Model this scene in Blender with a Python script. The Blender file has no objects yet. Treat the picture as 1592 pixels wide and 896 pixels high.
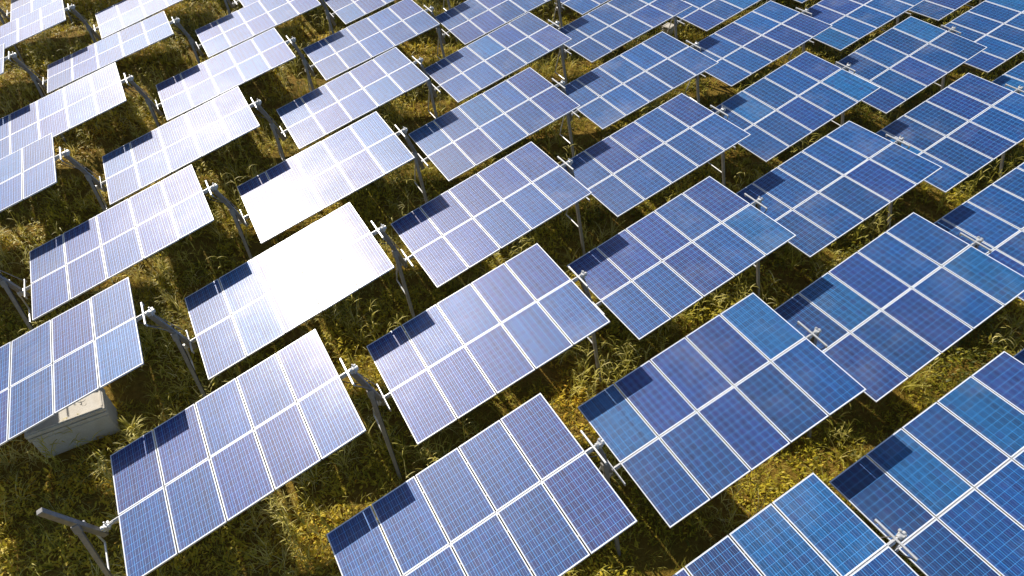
import bpy, bmesh, math, random
import numpy as np
from mathutils import Vector, Matrix, Euler

random.seed(7)
RNG = np.random.default_rng(11)
scene = bpy.context.scene
COL = scene.collection
rad = math.radians

# ------------------------------------------------------------------ helpers
def tag(o, label=None, cat=None, group=None, kind=None):
    if label: o["label"] = label
    if cat: o["category"] = cat
    if group: o["group"] = group
    if kind: o["kind"] = kind
    return o

def link(o, parent=None):
    COL.objects.link(o)
    if parent is not None: o.parent = parent
    return o

def obj(name, mesh, parent=None):
    return link(bpy.data.objects.new(name, mesh), parent)

def empty(name, loc=(0, 0, 0), rot=(0, 0, 0)):
    o = bpy.data.objects.new(name, None)
    o.empty_display_size = .3
    o.location = loc; o.rotation_euler = rot
    return link(o)

def mesh_from(bm, name, mat, smooth=False):
    me = bpy.data.meshes.new(name)
    bmesh.ops.recalc_face_normals(bm, faces=bm.faces)
    bm.to_mesh(me); bm.free()
    if mat: me.materials.append(mat)
    if smooth:
        for p in me.polygons: p.use_smooth = True
    return me

def add_box(bm, c, s, rot=None, bevel=0.0):
    """box of full size s centred on c; rot = 3x3 matrix"""
    b = bmesh.new()
    bmesh.ops.create_cube(b, size=1.0)
    bmesh.ops.scale(b, vec=Vector(s), verts=b.verts)
    if bevel > 0:
        bmesh.ops.bevel(b, geom=list(b.edges), offset=bevel, segments=1, affect='EDGES')
    M = (rot.to_4x4() if rot is not None else Matrix.Identity(4))
    M = Matrix.Translation(Vector(c)) @ M
    bmesh.ops.transform(b, matrix=M, verts=b.verts)
    tmp = bpy.data.meshes.new("tmp"); b.to_mesh(tmp); b.free()
    bm.from_mesh(tmp); bpy.data.meshes.remove(tmp)

def frame_to(a, b, side=Vector((0, 1, 0))):
    """3x3 with z along a->b and y close to side"""
    z = (Vector(b) - Vector(a)).normalized()
    x = side.cross(z).normalized(); y = z.cross(x)
    return Matrix((x, y, z)).transposed()

def add_bar(bm, a, b, w, h, side=Vector((0, 1, 0)), bevel=0.0, w2=None, h2=None):
    a = Vector(a); b = Vector(b); R = frame_to(a, b, side)
    L = (b - a).length
    t = bmesh.new(); bmesh.ops.create_cube(t, size=1.0)
    for v in t.verts:
        top = v.co.z > 0
        v.co.x *= (w2 if (top and w2) else w); v.co.y *= (h2 if (top and h2) else h); v.co.z *= L
    if bevel: bmesh.ops.bevel(t, geom=list(t.edges), offset=bevel, segments=1, affect='EDGES')
    bmesh.ops.transform(t, matrix=Matrix.Translation((a + b) / 2) @ R.to_4x4(), verts=t.verts)
    tmp = bpy.data.meshes.new("tmp"); t.to_mesh(tmp); t.free()
    bm.from_mesh(tmp); bpy.data.meshes.remove(tmp)

def add_rod(bm, pts, r, seg=10):
    for a, b in zip(pts[:-1], pts[1:]):
        a = Vector(a); b = Vector(b); L = (b - a).length
        side = Vector((0, 1, 0)) if abs((b - a).normalized().y) < .9 else Vector((1, 0, 0))
        R = frame_to(a, b, side)
        t = bmesh.new()
        bmesh.ops.create_cone(t, cap_ends=True, segments=seg, radius1=r, radius2=r, depth=L + r * .6)
        bmesh.ops.transform(t, matrix=Matrix.Translation((a + b) / 2) @ R.to_4x4(), verts=t.verts)
        tmp = bpy.data.meshes.new("tmp"); t.to_mesh(tmp); t.free()
        bm.from_mesh(tmp); bpy.data.meshes.remove(tmp)

# ------------------------------------------------------------------ materials
class NT:
    def __init__(s, name):
        s.m = bpy.data.materials.new(name); s.m.use_nodes = True
        s.t = s.m.node_tree; s.n = s.t.nodes
        s.p = s.n["Principled BSDF"]
    def node(s, typ, **kw):
        x = s.n.new(typ)
        for k, v in kw.items(): setattr(x, k, v)
        return x
    def put(s, sock, v):
        if isinstance(v, bpy.types.NodeSocket): s.t.links.new(v, sock)
        else: sock.default_value = v
    def math(s, op, a, b=None, c=None, clamp=False):
        x = s.node("ShaderNodeMath", operation=op); x.use_clamp = clamp
        s.put(x.inputs[0], a)
        if b is not None: s.put(x.inputs[1], b)
        if c is not None: s.put(x.inputs[2], c)
        return x.outputs[0]
    def mix(s, f, a, b, blend='MIX'):
        x = s.node("ShaderNodeMix", data_type='RGBA', blend_type=blend)
        s.put(x.inputs[0], f); s.put(x.inputs[6], a); s.put(x.inputs[7], b)
        return x.outputs[2]
    def noise(s, vec, scale, detail=3, rough=.5, dim='3D'):
        x = s.node("ShaderNodeTexNoise", noise_dimensions=dim)
        s.put(x.inputs["Vector"], vec)
        x.inputs["Scale"].default_value = scale; x.inputs["Detail"].default_value = detail
        x.inputs["Roughness"].default_value = rough
        return x.outputs["Fac"]
    def ramp(s, f, stops):
        x = s.node("ShaderNodeValToRGB"); s.put(x.inputs[0], f)
        e = x.color_ramp.elements
        while len(e) > 1: e.remove(e[-1])
        e[0].position = stops[0][0]; e[0].color = (*stops[0][1], 1)
        for pos, c in stops[1:]:
            k = e.new(pos); k.color = (*c, 1)
        return x.outputs[0]
    def maprange(s, v, a, b, c, d):
        x = s.node("ShaderNodeMapRange"); s.put(x.inputs[0], v)
        for i, q in enumerate((a, b, c, d)): x.inputs[i + 1].default_value = q
        return x.outputs[0]

PX, PY = .1585, .1598            # cell pitch across and along a module

def mat_cells():
    n = NT("solar_cells"); p = n.p
    tc = n.node("ShaderNodeTexCoord"); info = n.node("ShaderNodeObjectInfo")
    sep = n.node("ShaderNodeSeparateXYZ"); n.put(sep.inputs[0], tc.outputs["Object"])
    x, y = sep.outputs[0], sep.outputs[1]
    gx = n.math('ADD', n.math('DIVIDE', x, PX), 3.0)
    gy = n.math('ADD', n.math('DIVIDE', y, PY), 5.0)
    fx = n.math('FRACT', gx); fy = n.math('FRACT', gy)
    cx = n.math('FLOOR', gx); cy = n.math('FLOOR', gy)
    ex = n.math('MULTIPLY', n.math('SUBTRACT', .5, n.math('ABSOLUTE', n.math('SUBTRACT', fx, .5))), PX)
    ey = n.math('MULTIPLY', n.math('SUBTRACT', .5, n.math('ABSOLUTE', n.math('SUBTRACT', fy, .5))), PY)
    gap = n.math('MAXIMUM', n.math('LESS_THAN', ex, .0029), n.math('LESS_THAN', ey, .0020))
    bx = n.math('MULTIPLY', n.math('ABSOLUTE', n.math('SUBTRACT', n.math('ABSOLUTE', n.math('SUBTRACT', fx, .5)), .21)), PX)
    bus = n.math('LESS_THAN', bx, .0016)
    out = n.math('MAXIMUM', n.math('GREATER_THAN', n.math('ABSOLUTE', x), PX * 3), n.math('GREATER_THAN', n.math('ABSOLUTE', y), PY * 5))
    # one value per cell
    cv = n.node("ShaderNodeCombineXYZ"); n.put(cv.inputs[0], cx); n.put(cv.inputs[1], cy)
    n.put(cv.inputs[2], n.math('MULTIPLY', info.outputs["Random"], 97.0))
    wn = n.node("ShaderNodeTexWhiteNoise", noise_dimensions='3D'); n.put(wn.inputs["Vector"], cv.outputs[0])
    # crystal grain: long flakes
    off = n.node("ShaderNodeVectorMath", operation='ADD')
    n.put(off.inputs[0], tc.outputs["Object"]); n.put(off.inputs[1], info.outputs["Location"])
    mp = n.node("ShaderNodeMapping"); n.put(mp.inputs["Vector"], off.outputs[0]); mp.inputs["Scale"].default_value = (1.0, .35, 1)
    vo = n.node("ShaderNodeTexVoronoi"); n.put(vo.inputs["Vector"], mp.outputs[0]); vo.inputs["Scale"].default_value = 70
    grain = n.node("ShaderNodeSeparateColor"); n.put(grain.inputs[0], vo.outputs["Color"])
    # brightness streaks that follow the print direction of the wafers
    sv = n.node("ShaderNodeCombineXYZ"); n.put(sv.inputs[0], n.math('FLOOR', n.math('MULTIPLY', gx, 9.0)))
    n.put(sv.inputs[2], n.math('MULTIPLY', info.outputs["Random"], 31.0))
    sn = n.node("ShaderNodeTexWhiteNoise", noise_dimensions='3D'); n.put(sn.inputs["Vector"], sv.outputs[0])
    streak = n.maprange(sn.outputs["Value"], 0, 1, .72, 1.25)
    bright = n.math('MULTIPLY', streak, n.math('MULTIPLY', n.maprange(wn.outputs["Value"], 0, 1, .84, 1.16), n.maprange(grain.outputs[0], 0, 1, .75, 1.25)))
    cell = n.node("ShaderNodeVectorMath", operation='SCALE')
    n.put(cell.inputs[0], info.outputs["Color"]); n.put(cell.inputs["Scale"], bright)
    # some cells lean to violet
    sepw = n.node("ShaderNodeSeparateColor"); n.put(sepw.inputs[0], wn.outputs["Color"])
    cellc = n.mix(n.math('MULTIPLY', n.math('GREATER_THAN', sepw.outputs[1], .86), .22), cell.outputs[0], (.024, .026, .15, 1))
    c = n.mix(bus, cellc, (.24, .40, .72, 1))
    c = n.mix(gap, c, (.10, .42, .92, 1))
    c = n.mix(out, c, (.78, .80, .84, 1))
    # cloud reflections painted as soft pale smudges, plus dirt film and runs towards the low edge
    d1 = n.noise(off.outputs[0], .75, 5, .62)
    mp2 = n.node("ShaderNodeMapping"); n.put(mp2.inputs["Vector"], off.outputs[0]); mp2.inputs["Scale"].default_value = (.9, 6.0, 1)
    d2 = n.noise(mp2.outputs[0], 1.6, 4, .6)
    dust_and_cloud_sheen = n.math('MULTIPLY', n.math('MULTIPLY', n.maprange(d1, .50, .72, 0, .16), n.maprange(info.outputs["Random"], 0, 1, .2, 1.5)), n.maprange(d2, .3, .7, .35, 1.0), clamp=True)
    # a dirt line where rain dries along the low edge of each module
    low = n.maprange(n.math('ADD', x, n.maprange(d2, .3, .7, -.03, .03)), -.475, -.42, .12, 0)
    dust_and_cloud_sheen = n.math('ADD', n.math('MAXIMUM', dust_and_cloud_sheen, n.math('MAXIMUM', low, 0.0)), .004)
    c = n.mix(dust_and_cloud_sheen, c, (.42, .42, .46, 1))
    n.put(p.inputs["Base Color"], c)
    n.put(p.inputs["Roughness"], n.math('ADD', .47, n.maprange(d1, .3, .7, -.03, .05)))
    n.put(p.inputs["Metallic"], n.math('MULTIPLY', n.math('MULTIPLY', bus, n.math('SUBTRACT', 1.0, out)), .55))
    p.inputs["IOR"].default_value = 1.5
    p.inputs["Specular IOR Level"].default_value = .06
    p.inputs["Coat Weight"].default_value = .13
    p.inputs["Coat Roughness"].default_value = .17
    p.inputs["Coat IOR"].default_value = 1.45
    # the etched silicon under the glass scatters a broad, weak reflection of the sun
    gl = n.node("ShaderNodeBsdfGlossy"); gl.inputs["Color"].default_value = (.043, .037, .038, 1)
    n.put(gl.inputs["Roughness"], n.math('ADD', .48, n.maprange(d1, .3, .7, -.04, .05)))
    ad = n.node("ShaderNodeAddShader")
    n.t.links.new(p.outputs[0], ad.inputs[0]); n.t.links.new(gl.outputs[0], ad.inputs[1])
    n.t.links.new(ad.outputs[0], n.n["Material Output"].inputs["Surface"])
    return n.m

def mat_metal(name, col, metallic, rough, var=.12):
    n = NT(name); p = n.p
    tc = n.node("ShaderNodeTexCoord")
    f = n.noise(tc.outputs["Object"], 9, 5, .6)
    f2 = n.noise(tc.outputs["Object"], 55, 2)
    a = tuple(q * (1 - var) for q in col); b = tuple(min(1, q * (1 + var)) for q in col)
    n.put(p.inputs["Base Color"], n.mix(n.maprange(f, .3, .7, 0, 1), (*a, 1), (*b, 1)))
    p.inputs["Metallic"].default_value = metallic
    n.put(p.inputs["Roughness"], n.maprange(f2, .3, .7, rough - .07, rough + .1))
    return n.m

def mat_grass(name, stops, transl=.35):
    n = NT(name); p = n.p
    at = n.node("ShaderNodeAttribute"); at.attribute_name = "tint"
    c = n.ramp(at.outputs["Fac"], stops)
    n.put(p.inputs["Base Color"], c); p.inputs["Roughness"].default_value = .55
    p.inputs["Specular IOR Level"].default_value = .35
    tr = n.node("ShaderNodeBsdfTranslucent"); n.put(tr.inputs["Color"], c)
    mx = n.node("ShaderNodeMixShader"); mx.inputs[0].default_value = transl
    n.t.links.new(p.outputs[0], mx.inputs[1]); n.t.links.new(tr.outputs[0], mx.inputs[2])
    n.t.links.new(mx.outputs[0], n.n["Material Output"].inputs["Surface"])
    return n.m

def mat_soil():
    n = NT("soil"); p = n.p
    g = n.node("ShaderNodeNewGeometry")
    a = n.noise(g.outputs["Position"], .35, 6, .6)
    b = n.noise(g.outputs["Position"], 7, 6, .65)
    c1 = n.ramp(b, [(.25, (.14, .075, .012)), (.5, (.26, .15, .025)), (.75, (.38, .25, .05))])
    c = n.mix(n.maprange(a, .35, .65, 0, .6), c1, (.20, .15, .02, 1))
    n.put(p.inputs["Base Color"], c); p.inputs["Roughness"].default_value = .95
    p.inputs["Specular IOR Level"].default_value = .15
    bp = n.node("ShaderNodeBump"); bp.inputs["Strength"].default_value = .9; bp.inputs["Distance"].default_value = .12
    n.put(bp.inputs["Height"], b); n.put(p.inputs["Normal"], bp.outputs[0])
    return n.m

def mat_concrete():
    n = NT("painted_concrete"); p = n.p
    tc = n.node("ShaderNodeTexCoord")
    a = n.noise(tc.outputs["Object"], 3, 6, .65); b = n.noise(tc.outputs["Object"], 30, 4)
    c = n.mix(n.maprange(a, .4, .7, 0, .5), (.72, .66, .56, 1), (.50, .41, .29, 1))
    c = n.mix(n.maprange(b, .35, .65, 0, .18), c, (.3, .28, .24, 1))
    n.put(p.inputs["Base Color"], c); p.inputs["Roughness"].default_value = .8
    return n.m

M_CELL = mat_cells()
M_FRAME = mat_metal("anodised_aluminium", (.84, .84, .85), .25, .42, .05)
M_ZINC = mat_metal("galvanised_steel", (.31, .29, .265), .55, .5, .16)
M_WHITE = mat_metal("bright_zinc", (.66, .65, .63), .4, .4, .08)
M_DARK = mat_metal("dark_plastic", (.05, .05, .055), 0, .5, .1)
M_GRASS = mat_grass("dry_grass", [(0, (.10, .11, .010)), (.3, (.30, .28, .022)), (.55, (.54, .47, .05)), (.8, (.70, .60, .14)), (1, (.78, .69, .28))])
M_HERB = mat_grass("ground_herbs", [(0, (.10, .11, .008)), (.3, (.36, .31, .016)), (.6, (.68, .53, .035)), (.85, (.80, .58, .05)), (1, (.62, .34, .025))], .3)
M_SOIL = mat_soil()
M_CONC = mat_concrete()

# ------------------------------------------------------------------ world, sun, camera
H = 14.79
DZ = .10                                   # everything above the ground is lifted a little
CAM = Vector((0, 0, H + DZ))
W = ((0.8700131860549695, -0.3476733756621359, 0.34957156627245356),
     (-0.49299682412362755, -0.6054445461147804, 0.6248127983515419),
     (-0.005584576483327453, -0.715933045357988, -0.6981466085786989))
SUN = Vector((-.2200, .7990, .5600)).normalized()

cam = bpy.data.cameras.new("camera"); camo = link(bpy.data.objects.new("camera", cam))
cam.sensor_width = 36; cam.lens = 36 * 1060 / 1592
cam.clip_start = .1; cam.clip_end = 5000
camo.matrix_world = Matrix.Translation(CAM) @ Matrix([[r[0], -r[1], -r[2]] for r in W]).to_4x4()
scene.camera = camo

wd = bpy.data.worlds.new("World"); scene.world = wd; wd.use_nodes = True
bg = wd.node_tree.nodes["Background"]
sky = wd.node_tree.nodes.new("ShaderNodeTexSky"); sky.sky_type = 'NISHITA'
sky.sun_disc = False; sky.sun_elevation = math.asin(SUN.z)
sky.sun_rotation = math.atan2(SUN.x, SUN.y)
sky.air_density = 1.0; sky.dust_density = 1.2; sky.ozone_density = 1.5
wd.node_tree.links.new(sky.outputs[0], bg.inputs[0]); bg.inputs[1].default_value = .085

sl = bpy.data.lights.new("sun", 'SUN'); slo = link(bpy.data.objects.new("sun", sl))
sl.energy = 4.6; sl.angle = rad(.53); sl.color = (1, .945, .86)
slo.rotation_euler = (-SUN).to_track_quat('-Z', 'Y').to_euler(); slo.location = (0, 0, 60)

vs = scene.view_settings
vs.view_transform = 'Standard'; vs.look = 'None'; vs.exposure = .38; vs.gamma = 1; vs.use_curve_mapping = False

# ------------------------------------------------------------------ the ground
def ground_height(x, y):
    return .05 * np.sin(x * .9 + 1.3 * np.sin(y * .31)) * np.cos(y * .7 + .8 * np.sin(x * .23)) + .03 * np.sin(2.3 * x + 1.1 * y) * np.sin(1.9 * y - .7 * x)

def build_ground():
    ax = np.concatenate([[-2500, -900, -300, -120, -60], np.arange(-30, 60.1, .5), [80, 140, 320, 900, 2500]])
    ay = np.concatenate([[-2500, -900, -300, -100, -40], np.arange(-12, 66.1, .5), [85, 140, 320, 900, 2500]])
    X, Y = np.meshgrid(ax, ay, indexing='ij')
    inside = (X > -31) & (X < 61) & (Y > -13) & (Y < 67)
    Z = np.where(inside, ground_height(X, Y), 0)
    v = np.stack([X, Y, Z], -1).reshape(-1, 3)
    nx, ny = len(ax), len(ay)
    i, j = np.meshgrid(np.arange(nx - 1), np.arange(ny - 1), indexing='ij')
    a = (i * ny + j).ravel()
    f = np.stack([a, a + ny, a + ny + 1, a + 1], 1)
    me = bpy.data.meshes.new("ground"); me.from_pydata(v.tolist(), [], f.tolist()); me.materials.append(M_SOIL)
    for p in me.polygons: p.use_smooth = True
    tag(obj("ground", me), kind="structure")
build_ground()

# ------------------------------------------------------------------ solar tables
MW, ML, GAPU, GAPV = .992, 1.650, .025, .02
MOD_GLASS = None
def module_meshes():
    bm = bmesh.new(); add_box(bm, (0, 0, -.006), (MW - .018, ML - .018, .008))
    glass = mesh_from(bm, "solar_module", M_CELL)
    bm = bmesh.new(); lip = .012; t = .038
    for s in (-1, 1):
        add_box(bm, (s * (MW / 2 - lip / 2), 0, -t / 2), (lip, ML, t), bevel=.0015)
        add_box(bm, (0, s * (ML / 2 - lip / 2), -t / 2), (MW - 2 * lip - .0002, lip, t), bevel=.0015)
    fr = mesh_from(bm, "module_frame", M_FRAME)
    bm = bmesh.new(); add_box(bm, (0, ML / 2 - .16, -.026), (.12, .10, .026), bevel=.004)
    jb = mesh_from(bm, "junction_box", M_DARK)
    return glass, fr, jb
GLASS, MFRAME, JBOX = module_meshes()

TU = 5 * MW + 4 * GAPU
def tube_mesh():
    bm = bmesh.new()
    add_box(bm, (0, 0, -.088), (TU - .06, .09, .09), bevel=.008)
    for s in (-1, 1):
        add_box(bm, (s * (TU / 2 + .06), 0, -.088), (.20, .075, .075), bevel=.006)
        add_rod(bm, [(s * (TU / 2 + .02), 0, -.088), (s * (TU / 2 + .42), 0, -.088)], .032)
        add_box(bm, (s * (TU / 2 + .10), .0, -.035), (.30, .018, .02))
    return mesh_from(bm, "torque_tube", M_WHITE)
def rail_mesh():
    bm = bmesh.new(); add_box(bm, (0, 0, -.062), (TU - .1, .04, .044), bevel=.004)
    return mesh_from(bm, "support_rail", M_ZINC)
def arm_mesh():
    bm = bmesh.new()
    for s in (-1, 1):
        add_bar(bm, (0, s * .047, -.105), (0, s * 1.5, -.095), .05, .04, side=Vector((1, 0, 0)), w2=.04, h2=.025)
    return mesh_from(bm, "cross_arm", M_ZINC)
def stop_mesh():
    bm = bmesh.new()
    add_box(bm, (0, 0, -.028), (.038, .86, .04), bevel=.004)
    for s in (-1, 1): add_box(bm, (0, s * .405, -.078), (.03, .05, .056), bevel=.004)
    return mesh_from(bm, "stop_bar", M_WHITE)
TUBE, RAIL, ARM, STOP = tube_mesh(), rail_mesh(), arm_mesh(), stop_mesh()

E1 = Vector((5.94023, .09148, 0)); E2 = Vector((2.407887, 4.211026, 0)); C0 = Vector((5.86397, 11.90059, 2.711))
FIT = {
(-4, 6): ((-7.054, 30.352, 2.684), (-4.39, -14.7, 1.19)),
(-4, 7): ((-4.753, 34.479, 2.626), (-4.3, -14.04, 0.95)),
(-3, 4): ((-5.897, 22.11, 2.69), (-3.05, -14.9, 0.17)),
(-3, 5): ((-3.513, 26.268, 2.692), (-0.97, -14.66, -0.36)),
(-3, 6): ((-1.167, 30.485, 2.78), (-5.65, -13.68, -0.14)),
(-3, 7): ((1.117, 34.647, 2.86), (-2.41, -14.4, 0.12)),
(-2, 2): ((-4.761, 13.812, 2.666), (-3.47, -14.68, -0.34)),
(-2, 3): ((-2.378, 18.006, 2.723), (-3.54, -14.4, 0.91)),
(-2, 4): ((-0.035, 22.202, 2.723), (-3.41, -14.64, -0.16)),
(-2, 5): ((2.375, 26.377, 2.753), (-2.99, -13.96, -0.62)),
(-2, 6): ((4.695, 30.54, 2.81), (-2.59, -13.34, -0.5)),
(-1, 1): ((-1.231, 9.71, 2.691), (-3.68, -15.08, 1.06)),
(-1, 2): ((1.096, 13.899, 2.679), (-3.32, -14.99, 0.7)),
(-1, 3): ((3.494, 18.099, 2.74), (-2.39, -14.79, -0.49)),
(-1, 4): ((5.901, 22.274, 2.743), (-3.65, -14.78, -0.65)),
(-1, 5): ((8.245, 26.49, 2.733), (-1.55, -13.59, -1.03)),
(-1, 6): ((10.573, 30.714, 2.887), (-2.09, -14.4, -1.05)),
(0, 0): ((2.259, 5.58, 2.737), (-2.25, -14.98, 0.26)),
(0, 1): ((4.671, 9.788, 2.706), (-2.68, -14.92, -0.46)),
(0, 2): ((7.07, 14.032, 2.687), (-2.77, -14.58, 0.66)),
(0, 3): ((9.456, 18.216, 2.731), (-1.36, -14.61, -0.17)),
(0, 4): ((11.902, 22.448, 2.746), (-2.81, -14.96, -0.4)),
(0, 5): ((14.309, 26.559, 2.792), (-1.27, -14.94, -1.64)),
(1, -1): ((5.745, 1.459, 2.748), (-2.58, -14.73, 0.14)),
(1, 0): ((8.188, 5.617, 2.711), (-0.47, -14.52, -0.31)),
(1, 1): ((10.642, 9.886, 2.65), (-2.85, -14.81, 0.4)),
(1, 2): ((13.035, 14.073, 2.694), (-2.71, -14.89, -0.05)),
(1, 3): ((15.49, 18.289, 2.711), (-2.21, -14.8, -0.97)),
(1, 4): ((17.863, 22.514, 2.802), (-2.7, -14.48, -0.04)),
(2, -1): ((11.713, 1.52, 2.71), (-2.66, -14.77, 0.38)),
(2, 0): ((14.142, 5.713, 2.715), (-1.95, -15.88, 0.65)),
(2, 1): ((16.603, 9.975, 2.672), (-2.79, -14.65, 0.72)),
(2, 2): ((19.047, 14.134, 2.666), (-0.62, -15.34, 0.61)),
(2, 3): ((21.455, 18.404, 2.7), (-2.63, -14.56, 0.26)),
(2, 4): ((23.882, 22.58, 2.737), (-2.52, -14.75, -0.07)),
(3, 1): ((22.638, 10.053, 2.69), (-1.68, -15.98, -0.22)),
(3, 2): ((25.076, 14.265, 2.657), (-0.16, -15.44, 0.43)),
(3, 3): ((27.511, 18.478, 2.666), (-2.51, -14.71, -0.24)),
(4, 2): ((31.162, 14.34, 2.581), (-2.49, -14.73, -0.24)),
(4, 3): ((33.665, 18.456, 2.615), (-2.63, -14.77, 0.48)),
}
MISSING = {(-2, 1), (-1, 0), (-2, 0), (-3, 2), (-3, 1), (-1, -1), (0, -1), (0, -2), (-4, 2)}

def table_pose(i, j):
    if (i, j) in FIT:
        c, r = FIT[(i, j)]
        return Vector(c) + Vector((0, 0, DZ)), Euler([rad(a) for a in r], 'XYZ')
    c = C0 + E1 * i + E2 * (j - 1.5)
    k = (i * 7 + j * 13) % 5 / 5.0
    return c + Vector((0, 0, DZ + .03 * k)), Euler((rad(-2.6 + .8 * (k - .5)), rad(-14.7), rad(.4 * (k - .5))), 'XYZ')

def px(p):
    d = p - CAM
    x = sum(W[k][0] * d[k] for k in range(3)); y = sum(W[k][1] * d[k] for k in range(3)); z = sum(W[k][2] * d[k] for k in range(3))
    return (796 + 1060 * x / z, 448 + 1060 * y / z) if z > .5 else (9e9, 9e9)

BLUES = [(.0004, .043, .165), (.0004, .050, .18), (.0006, .034, .13), (.0004, .070, .20), (.0004, .046, .158)]
VIOLS = [(.006, .030, .15), (.010, .031, .145), (.004, .030, .142)]
# tints read column by column, upper row then lower row (b blue, v violet, n navy, l light)
TINTS = {(0, 0): "bbbbvbbbbv", (1, 0): "lvvvlbnvnb", (2, -1): "nlnlvnbbbb", (1, -1): "vvnllbbbbb", (2, 0): "nlvbbvnvbl", (1, 1): "vvvbvbbvbl",
         (0, 1): "vbbvvvvvbb", (-1, 1): "vvbbvbbvvb", (0, 2): "vvvvvvvbbb", (1, 2): "bvvbvbbbbb", (2, 1): "bbnbbnbnvb", (3, 0): "nbbnbvnbbb"}
KEY = {'b': BLUES[0], 'n': BLUES[2], 'l': BLUES[3], 'v': VIOLS[0]}

STACK = {-5: "outermost left column", 6: "seventh column right of glare", 7: "eighth column right of glare", -4: "far upper-left column", -3: "left edge column", -2: "column just left of glare", -1: "sun glare column",
         0: "column just right of glare", 1: "second column right of glare", 2: "third column right of glare",
         3: "fourth column right of glare", 4: "fifth column right of glare", 5: "sixth column right of glare"}
ORD = ["lowest", "second up", "third up", "fourth up", "fifth up", "sixth up", "seventh up", "eighth up", "ninth up"]
SPECIAL = {(-1, 2): "blazing white with the sun's mirror reflection"}

def look(i, j):
    if i <= -3: return "silvery white"
    if i == -2: return "milky lilac"
    if i == -1: return "pale lilac"
    if i == 0: return "greyish violet" if j < 3 else "powder blue"
    if i == 1: return "mid blue"
    return "deep blue"

cells = []
for i in range(-5, 8):
    for j in range(-2, 11):
        if (i, j) in MISSING: continue
        c, r = table_pose(i, j)
        R = r.to_matrix()
        qs = [px(c + R @ Vector((su * TU / 2, sv * 1.66, 0))) for su in (-1, -.75, -.5, -.25, 0, .25, .5, .75, 1) for sv in (-1, -.5, 0, .5, 1)]
        xs = [q[0] for q in qs]; ys = [q[1] for q in qs]
        m = 0
        inframe = any(2 < a < 1590 and 2 < b < 894 for a, b in qs)
        near = max(xs) > -180 and min(xs) < 1760 and max(ys) > -90 and min(ys) < 1080 and max(xs) < 5000
        if inframe: cells.append((i, j, True))
        elif near: cells.append((i, j, False))
RANK = {}
for i in sorted({c[0] for c in cells}):
    js = sorted(j for (a, j, v) in cells if a == i and v)
    for k, j in enumerate(js): RANK[(i, j)] = ORD[k]
NAMED = {}
PLAIN = {(-1, 1): "the lowest table beside the free beam"}
def nick(i, j):
    if (i, j) in RANK: return "%s in the %s" % (RANK[(i, j)], STACK[i])
    return None

def table_label(i, j):
    if (i, j) == (-1, 2): return "solar table blazing white with the sun's mirror reflection, second up in its column"
    if (i, j) == (-1, 1): return "pale lilac solar table right of the bare free-ended beam, lowest in the sun glare column"
    n = nick(i, j)
    if n: return "%s solar table, %s" % (look(i, j), n)
    return None

def make_table(i, j, seen):
    c, r = table_pose(i, j)
    t = empty("solar_table", c, r)
    lab = table_label(i, j) or "blue ten-panel solar table beyond the edge of the picture"
    tag(t, lab, "solar panel", "solar tables standing in staggered rows")
    rnd = random.Random(i * 131 + j * 17 + 5)
    code = TINTS.get((i, j))
    for row in range(2):
        for col in range(5):
            m = obj("solar_module", GLASS, t)
            m.location = ((col - 2) * (MW + GAPU), (.5 - row) * (ML + GAPV), rnd.uniform(-.001, .001))
            m.rotation_euler = (rad(rnd.gauss(0, .16)), rad(rnd.gauss(0, .16)), 0)
            if code: base = KEY[code[row * 5 + col]]
            else: base = rnd.choice(BLUES + BLUES + VIOLS)
            k = rnd.uniform(.88, 1.14)
            m.color = (base[0] * k * rnd.uniform(.85, 1.2), base[1] * k, base[2] * k, 1)
            obj("module_frame", MFRAME, m)
            obj("junction_box", JBOX, m)
    obj("torque_tube", TUBE, t)
    for v in (-1.25, -.42, .42, 1.25):
        o = obj("support_rail", RAIL, t); o.location = (0, v, 0)
    for u in (-1.9, 0, 1.9):
        o = obj("cross_arm", ARM, t); o.location = (u, 0, 0)
    for s in (-1, 1):
        if (i, j, s) == (-1, 1, -1): continue
        o = obj("stop_bar", STOP, t); o.location = (s * (TU / 2 + .19), 0, 0)
    return t
for i, j, seen in cells: make_table(i, j, seen)

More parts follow.
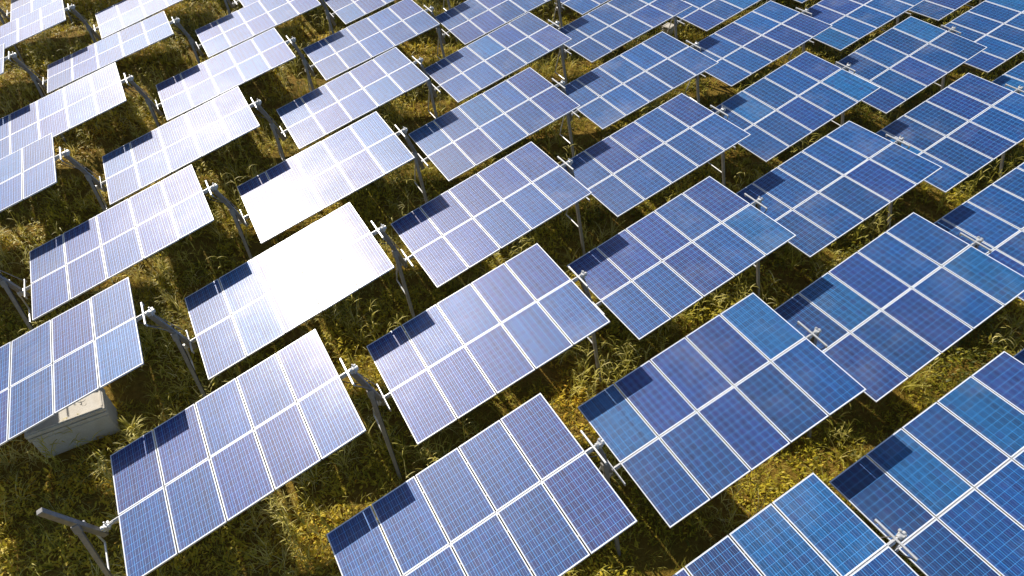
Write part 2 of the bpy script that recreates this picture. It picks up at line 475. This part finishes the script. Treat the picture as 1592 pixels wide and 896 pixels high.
# ------------------------------------------------------------------ support posts
# local frame: origin where the shaft of the higher table meets the beam, axes = world
BEAM = Vector((.56, .06, -1.41))
SLANT = Vector((BEAM.x, 0, BEAM.z)).normalized()
def post_meshes():
    out = {}
    off = Vector((-.02, 0, -.13))
    bm = bmesh.new()
    a = off - BEAM.normalized() * .06; b = off + BEAM * 1.0 + BEAM.normalized() * .10 + Vector((-.08, 0, 0))
    add_bar(bm, a, b, .12, .11, bevel=.008)
    out['beam'] = mesh_from(bm, "beam", M_ZINC)
    bm = bmesh.new()
    top = off + BEAM * .46 + Vector((-.02, .02, -.0)); foot = Vector((.27, -.92, -3.62))
    add_bar(bm, top, foot, .085, .10, bevel=.006, w2=.075, h2=.075, side=Vector((1, 0, 0)))
    d = (foot - top).normalized()
    add_bar(bm, top + d * .10, top + d * .30, .12, .14, bevel=.01, side=Vector((1, 0, 0)))
    out['leg'] = mesh_from(bm, "leg", M_ZINC)
    k = (2.3 + top.z) / (top.z - foot.z)
    p = top.lerp(foot, k)
    bm = bmesh.new()
    add_rod(bm, [p, p + Vector((0, .84, 0)), off + BEAM * .62 + Vector((0, .08, -.02))], .022)
    out['brace'] = mesh_from(bm, "brace_rod", M_WHITE)
    # a pair of black cables that sag from the table's end and run down the leg
    bm = bmesh.new()
    A = Vector((-.40, .06, -.16)); B = off + BEAM * .40 + Vector((.07, .07, 0)); pts = []
    for q in range(9):
        f = q / 8; pts.append(A.lerp(B, f) + Vector((0, .05 * math.sin(math.pi * f), -.16 * math.sin(math.pi * f))))
    pts += [top + d * .25 + Vector((.058, .0, 0)), foot - d * .1 + Vector((.046, 0, 0))]
    add_rod(bm, pts, .011, 6)
    out['cable'] = mesh_from(bm, "cable", M_DARK)
    # bearing: two clamps round the shaft on a saddle
    bm = bmesh.new()
    add_box(bm, (0, 0, .0), (.07, .12, .11), bevel=.012)
    add_box(bm, (-.02, 0, -.065), (.16, .09, .04), bevel=.008)
    for s in (-.065, .065): add_rod(bm, [(s - .012, 0, 0), (s + .012, 0, 0)], .05, 14)
    add_box(bm, (.05, .075, .02), (.05, .05, .05), bevel=.006)
    for s in (-1, 1): add_rod(bm, [(0, s * .055, -.08), (0, s * .055, .10)], .014, 6)
    out['bearing'] = mesh_from(bm, "bearing", M_WHITE)
    return out, off
POST, POFF = post_meshes()
poses = {(i, j): table_pose(i, j) for i, j, s in cells}
def shaft(i, j, s):
    c, r = poses[(i, j)]
    return c + r.to_matrix() @ Vector((s * (TU / 2 + .33), 0, -.088))
def tip(i, j, s, v):
    c, r = poses[(i, j)]
    return c + r.to_matrix() @ Vector((s * (TU / 2 + .19), v, -.10))
def rod_mesh(a, b):
    bm = bmesh.new(); add_rod(bm, [a, b], .011, 6)
    return mesh_from(bm, "tie_rod", M_ZINC)
NPOST = 0
for (i, j) in sorted({(a, b) for a, b, s in cells} | {(a - 1, b) for a, b, s in cells}):
    hi, lo = poses.get((i, j)), poses.get((i + 1, j))
    if not hi and not lo: continue
    if (i, j) in MISSING and (i, j) != (-2, 1): continue
    if hi: U = shaft(i, j, 1)
    else: U = shaft(i + 1, j, -1) - BEAM - Vector((.02, 0, .0))
    q1 = px(U); q2 = px(U + Vector((.27, -.9, -3.5)))
    if max(q1[0], q2[0]) < -60 or min(q1[0], q2[0]) > 1660 or max(q1[1], q2[1]) < -20 or min(q1[1], q2[1]) > 960: continue
    t = empty("support_post", (U.x + .27, U.y - .9, 0))
    base = U - t.location
    for key in ('beam', 'leg', 'brace'):
        nm = {'brace': 'brace_rod'}.get(key, key)
        o = obj(nm, POST[key], t); o.location = base
    if hi:
        o = obj("cable", POST['cable'], t); o.location = base
        o = obj("bearing", POST['bearing'], t); o.location = base
    if lo:
        Wp = shaft(i + 1, j, -1)
        o = obj("bearing", POST['bearing'], t); o.location = Wp - t.location
    if hi and lo:
        obj("tie_rod", rod_mesh(tip(i + 1, j, -1, .40) - t.location, base + POFF + Vector((.03, .06, 0))), t)
        obj("tie_rod", rod_mesh(tip(i, j, 1, -.40) - t.location, base + POFF + BEAM * .5 + Vector((0, -.05, 0))), t)
    if (i, j) == (-2, 1):
        lab = "bare grey steel post with a free-ended slanting beam, at lower left"
    elif nick(i, j): lab = "steel post at the right end of the %s table, %s" % (RANK[(i, j)], STACK[i])
    elif nick(i + 1, j): lab = "steel post at the left end of the %s table, %s" % (RANK[(i + 1, j)], STACK[i + 1])
    else: lab = "leaning steel post beyond the edge of the picture"
    if (i, j) == (-1, 2): lab = "leaning steel post at the right end of the solar table blazing white with sun"
    if len(lab.split()) > 16: lab = lab.replace("the solar table ", "table ")
    tag(t, lab, "post", "steel posts between the solar tables")
    NPOST += 1

# ------------------------------------------------------------------ cabinets on the ground
def ground_box(name, loc, rz, size, label, cat):
    L, D, Hh = size
    t = empty(name, loc, (0, 0, rz))
    bm = bmesh.new(); add_box(bm, (0, 0, Hh * .34 - .1), (L, D, Hh * .68 + .2), bevel=.02)
    obj("body", mesh_from(bm, "body", M_CONC), t)
    for k, (z0, z1, g) in enumerate(((.68, .74, -.05), (.74, .84, .05), (.84, .89, -.05), (.89, 1.0, .06))):
        bm = bmesh.new(); add_box(bm, (0, 0, Hh * (z0 + z1) / 2), (L + g, D + g, Hh * (z1 - z0)), bevel=.012)
        if k == 3:
            for sx in (-1, 1): add_box(bm, (0, sx * (D / 2 - .03), Hh * 1.008), (L - .04, .05, Hh * .03), bevel=.006)
            for sx in (-1, 1): add_box(bm, (sx * (L / 2 - .03), 0, Hh * 1.006), (.05, D - .13, Hh * .028), bevel=.006)
        obj("lid" if k == 3 else "ledge", mesh_from(bm, "lid" if k == 3 else "ledge", M_CONC), t)
    return tag(t, label, cat)
ground_box("utility_box", (-4.80, 14.20, 0), rad(-1), (1.72, .8, 1.0), "long cream ground box with layered edges jutting out under a table's lower edge", "box")
ground_box("utility_box", (23.15, 25.2, 0), rad(20), (.5, .42, .55), "small white ground box in the weeds near the top centre", "box")

# ------------------------------------------------------------------ grass
POLY = np.array([(-9.5, 8), (2, -1), (16, -4), (49, 17), (47, 23), (-9, 51), (-13, 48)])
def in_poly(x, y):
    r = np.ones(len(x), bool); n = len(POLY)
    for k in range(n):
        a = POLY[k]; b = POLY[(k + 1) % n]
        r &= (b[0] - a[0]) * (y - a[1]) - (b[1] - a[1]) * (x - a[0]) > 0
    return r
def field(x, y, seed, scale):
    g = np.random.default_rng(seed); out = np.zeros_like(x)
    for k in range(9):
        a = g.uniform(0, 2 * np.pi); f = scale * g.uniform(.5, 2.2); ph = g.uniform(0, 6.28)
        out += np.sin((x * np.cos(a) + y * np.sin(a)) * f + ph)
    return out / 3.0

def leaves(base, yaw, length, width, lean, droop, tint, levels):
    """arched tapering blades; lean = start angle from vertical, droop = extra bend towards the tip"""
    n = len(yaw)
    dx, dy = np.cos(yaw), np.sin(yaw); sx, sy = -dy, dx
    pts = [base]; p = base.copy()
    for k in range(levels):
        a = lean + droop * (k + .5) / levels
        st = (length / levels)[:, None]
        p = p + st * np.stack([dx * np.sin(a), dy * np.sin(a), np.cos(a)], 1)
        pts.append(p)
    nv = 2 * levels + 1
    V = np.empty((n, nv, 3))
    prof = [.75, 1.0, .8, .5][:levels]
    for k in range(levels):
        wv = np.stack([sx, sy, np.zeros(n)], 1) * (width * prof[k] / 2)[:, None]
        V[:, 2 * k] = pts[k] - wv; V[:, 2 * k + 1] = pts[k] + wv
    V[:, -1] = pts[-1]
    faces = []
    for k in range(levels - 1): faces.append((2 * k, 2 * k + 1, 2 * k + 3, 2 * k + 2))
    tri = (2 * levels - 2, 2 * levels - 1, 2 * levels)
    return V.reshape(-1, 3), np.array(faces), np.array(tri), nv, np.repeat(tint, nv)

def blades_mesh(name, batches, mat):
    vs_, ls, lt, tt, off = [], [], [], [], 0
    for V, Q, T, nv, tint in batches:
        n = len(V) // nv
        o = (np.arange(n) * nv + off)[:, None]
        for q in Q: ls.append((o + q[None]).ravel()); lt.append(np.full(n, 4))
        ls.append((o + T[None]).ravel()); lt.append(np.full(n, 3))
        vs_.append(V); tt.append(tint); off += len(V)
    V = np.concatenate(vs_).astype(np.float32); L = np.concatenate(ls).astype(np.int32); LT = np.concatenate(lt).astype(np.int32)
    me = bpy.data.meshes.new(name)
    me.vertices.add(len(V)); me.vertices.foreach_set("co", V.ravel())
    me.loops.add(len(L)); me.loops.foreach_set("vertex_index", L)
    me.polygons.add(len(LT))
    me.polygons.foreach_set("loop_start", np.concatenate([[0], np.cumsum(LT)[:-1]]).astype(np.int32))
    me.polygons.foreach_set("loop_total", LT)
    at = me.attributes.new("tint", 'FLOAT', 'POINT'); at.data.foreach_set("value", np.concatenate(tt).astype(np.float32))
    me.materials.append(mat); me.update(calc_edges=True)
    me.polygons.foreach_set("use_smooth", np.ones(len(LT), bool))
    return me

def scatter(n, power=1.0):
    x = RNG.uniform(-13, 49, n * 3); y = RNG.uniform(-4, 51, n * 3)
    k = in_poly(x, y); x, y = x[k], y[k]
    d = np.hypot(x, y)
    keep = RNG.uniform(0, 1, len(x)) < np.clip(14 / np.maximum(d, 6), 0, 1) ** power
    x, y = x[keep][:n], y[keep][:n]
    return x, y, np.hypot(x, y)

def herb_batch(n):
    x, y, d = scatter(n, .8)
    patch = field(x, y, 3, .9); dens = field(x, y, 5, 1.7)
    keep = dens > RNG.uniform(-1.1, .5, len(x)); x, y, d, patch, dens = (q[keep] for q in (x, y, d, patch, dens))
    m = 5
    X = np.repeat(x, m) + RNG.normal(0, .055, len(x) * m); Y = np.repeat(y, m) + RNG.normal(0, .055, len(x) * m)
    D = np.repeat(d, m); P = np.repeat(patch, m); DD = np.repeat(dens, m)
    k = len(X)
    z = ground_height(X, Y) + np.abs(RNG.normal(0, .08, k)) * (.7 + 1.5 * np.clip(DD, 0, 2.2))
    sz = RNG.uniform(.05, .13, k) * (1 + D / 60)
    tint = np.clip(.46 - .013 * (X - 6) + .2 * P + RNG.normal(0, .16, k), 0, 1)
    return leaves(np.stack([X, Y, z], 1), RNG.uniform(0, 6.283, k), sz, sz * RNG.uniform(.22, .4, k), RNG.uniform(.3, 1.3, k), RNG.uniform(.1, 1.0, k), tint, 2)

def blade_batch(n, m, hgt, wid, thr, seed, spread, tint0, power=.8):
    x, y, d = scatter(n, power)
    dens = field(x, y, seed, 1.3); keep = dens > RNG.uniform(thr - .5, thr + .5, len(x)); x, y, d = x[keep], y[keep], d[keep]
    patch = field(x, y, 8, .7)
    scale = np.repeat(RNG.uniform(.55, 1.25, len(x)), m)
    X = np.repeat(x, m) + RNG.normal(0, spread, len(x) * m); Y = np.repeat(y, m) + RNG.normal(0, spread, len(x) * m)
    k = len(X); D = np.repeat(d, m); P = np.repeat(patch, m)
    L = RNG.uniform(hgt[0], hgt[1], k) * scale
    tint = np.clip(tint0 - .010 * (X - 6) + .12 * P + np.repeat(RNG.normal(0, .1, len(x)), m) + RNG.normal(0, .12, k), 0, 1)
    return leaves(np.stack([X, Y, ground_height(X, Y) - .02], 1), RNG.uniform(0, 6.283, k), L, RNG.uniform(wid[0], wid[1], k) * (1 + D / 60),
                  RNG.uniform(.03, .38, k), RNG.uniform(.4, 2.1, k), tint, 4)

def stalk_batch(n):
    """reed-like weeds: an upright stem carrying arched leaves along its height"""
    x, y, d = scatter(n, .6)
    dens = field(x, y, 41, 1.1); keep = dens > RNG.uniform(-.2, .9, len(x)); x, y, d = x[keep], y[keep], d[keep]
    hgt = RNG.uniform(.4, 1.25, len(x)) * np.clip(1 + .25 * dens[keep], .7, 1.4); g0 = ground_height(x, y)
    out = [leaves(np.stack([x, y, g0 - .02], 1), RNG.uniform(0, 6.283, len(x)), hgt * 1.1, np.full(len(x), .012) * (1 + d / 60), RNG.uniform(0, .15, len(x)),
                  RNG.uniform(0, .5, len(x)), np.clip(RNG.normal(.6, .1, len(x)), 0, 1), 3)]
    m = 8
    X = np.repeat(x, m); Y = np.repeat(y, m); D = np.repeat(d, m); Hh = np.repeat(hgt, m); k = len(X)
    z = ground_height(X, Y) + Hh * RNG.uniform(.15, 1.0, k)
    tint = np.clip(np.repeat(RNG.normal(.74, .1, len(x)), m) + RNG.normal(0, .1, k), 0, 1)
    out.append(leaves(np.stack([X + RNG.normal(0, .012, k), Y + RNG.normal(0, .012, k), z], 1), RNG.uniform(0, 6.283, k), RNG.uniform(.16, .42, k) * (.6 + .4 * Hh),
                      RNG.uniform(.012, .024, k) * (1 + D / 60), RNG.uniform(.25, .8, k), RNG.uniform(.8, 2.2, k), tint, 4))
    return out
tag(obj("grass", blades_mesh("grass", [blade_batch(26000, 9, (.14, .40), (.006, .012), -.9, 21, .07, .50),
                                       blade_batch(3600, 14, (.45, .95), (.011, .020), .2, 33, .04, .74)] + stalk_batch(11000), M_GRASS)),
    "long dry straw-yellow grass tufts between the solar tables", "grass", kind="stuff")
tag(obj("ground_cover", blades_mesh("ground_cover", [herb_batch(90000)], M_HERB)),
    "low yellow-green weeds covering the soil under the tables", "weeds", kind="stuff")

def weed(loc, label, seed):
    g = np.random.default_rng(seed); n = 46
    base = np.tile(np.array([[0, 0, 0.]]), (n, 1)) + np.stack([g.normal(0, .03, n), g.normal(0, .03, n), g.uniform(0, .45, n)], 1)
    b1 = leaves(base, g.uniform(0, 6.283, n), g.uniform(.25, .5, n), g.uniform(.025, .045, n), g.uniform(.2, .8, n), g.uniform(.5, 1.6, n), np.clip(g.normal(.75, .1, n), 0, 1), 3)
    t = obj("weed_plant", blades_mesh("weed_plant", [b1], M_GRASS)); t.location = loc
    return tag(t, label, "weed")
weed((-3.55, 13.35, 0), "lone leafy weed standing in the shade beside the off-white ground box", 4)
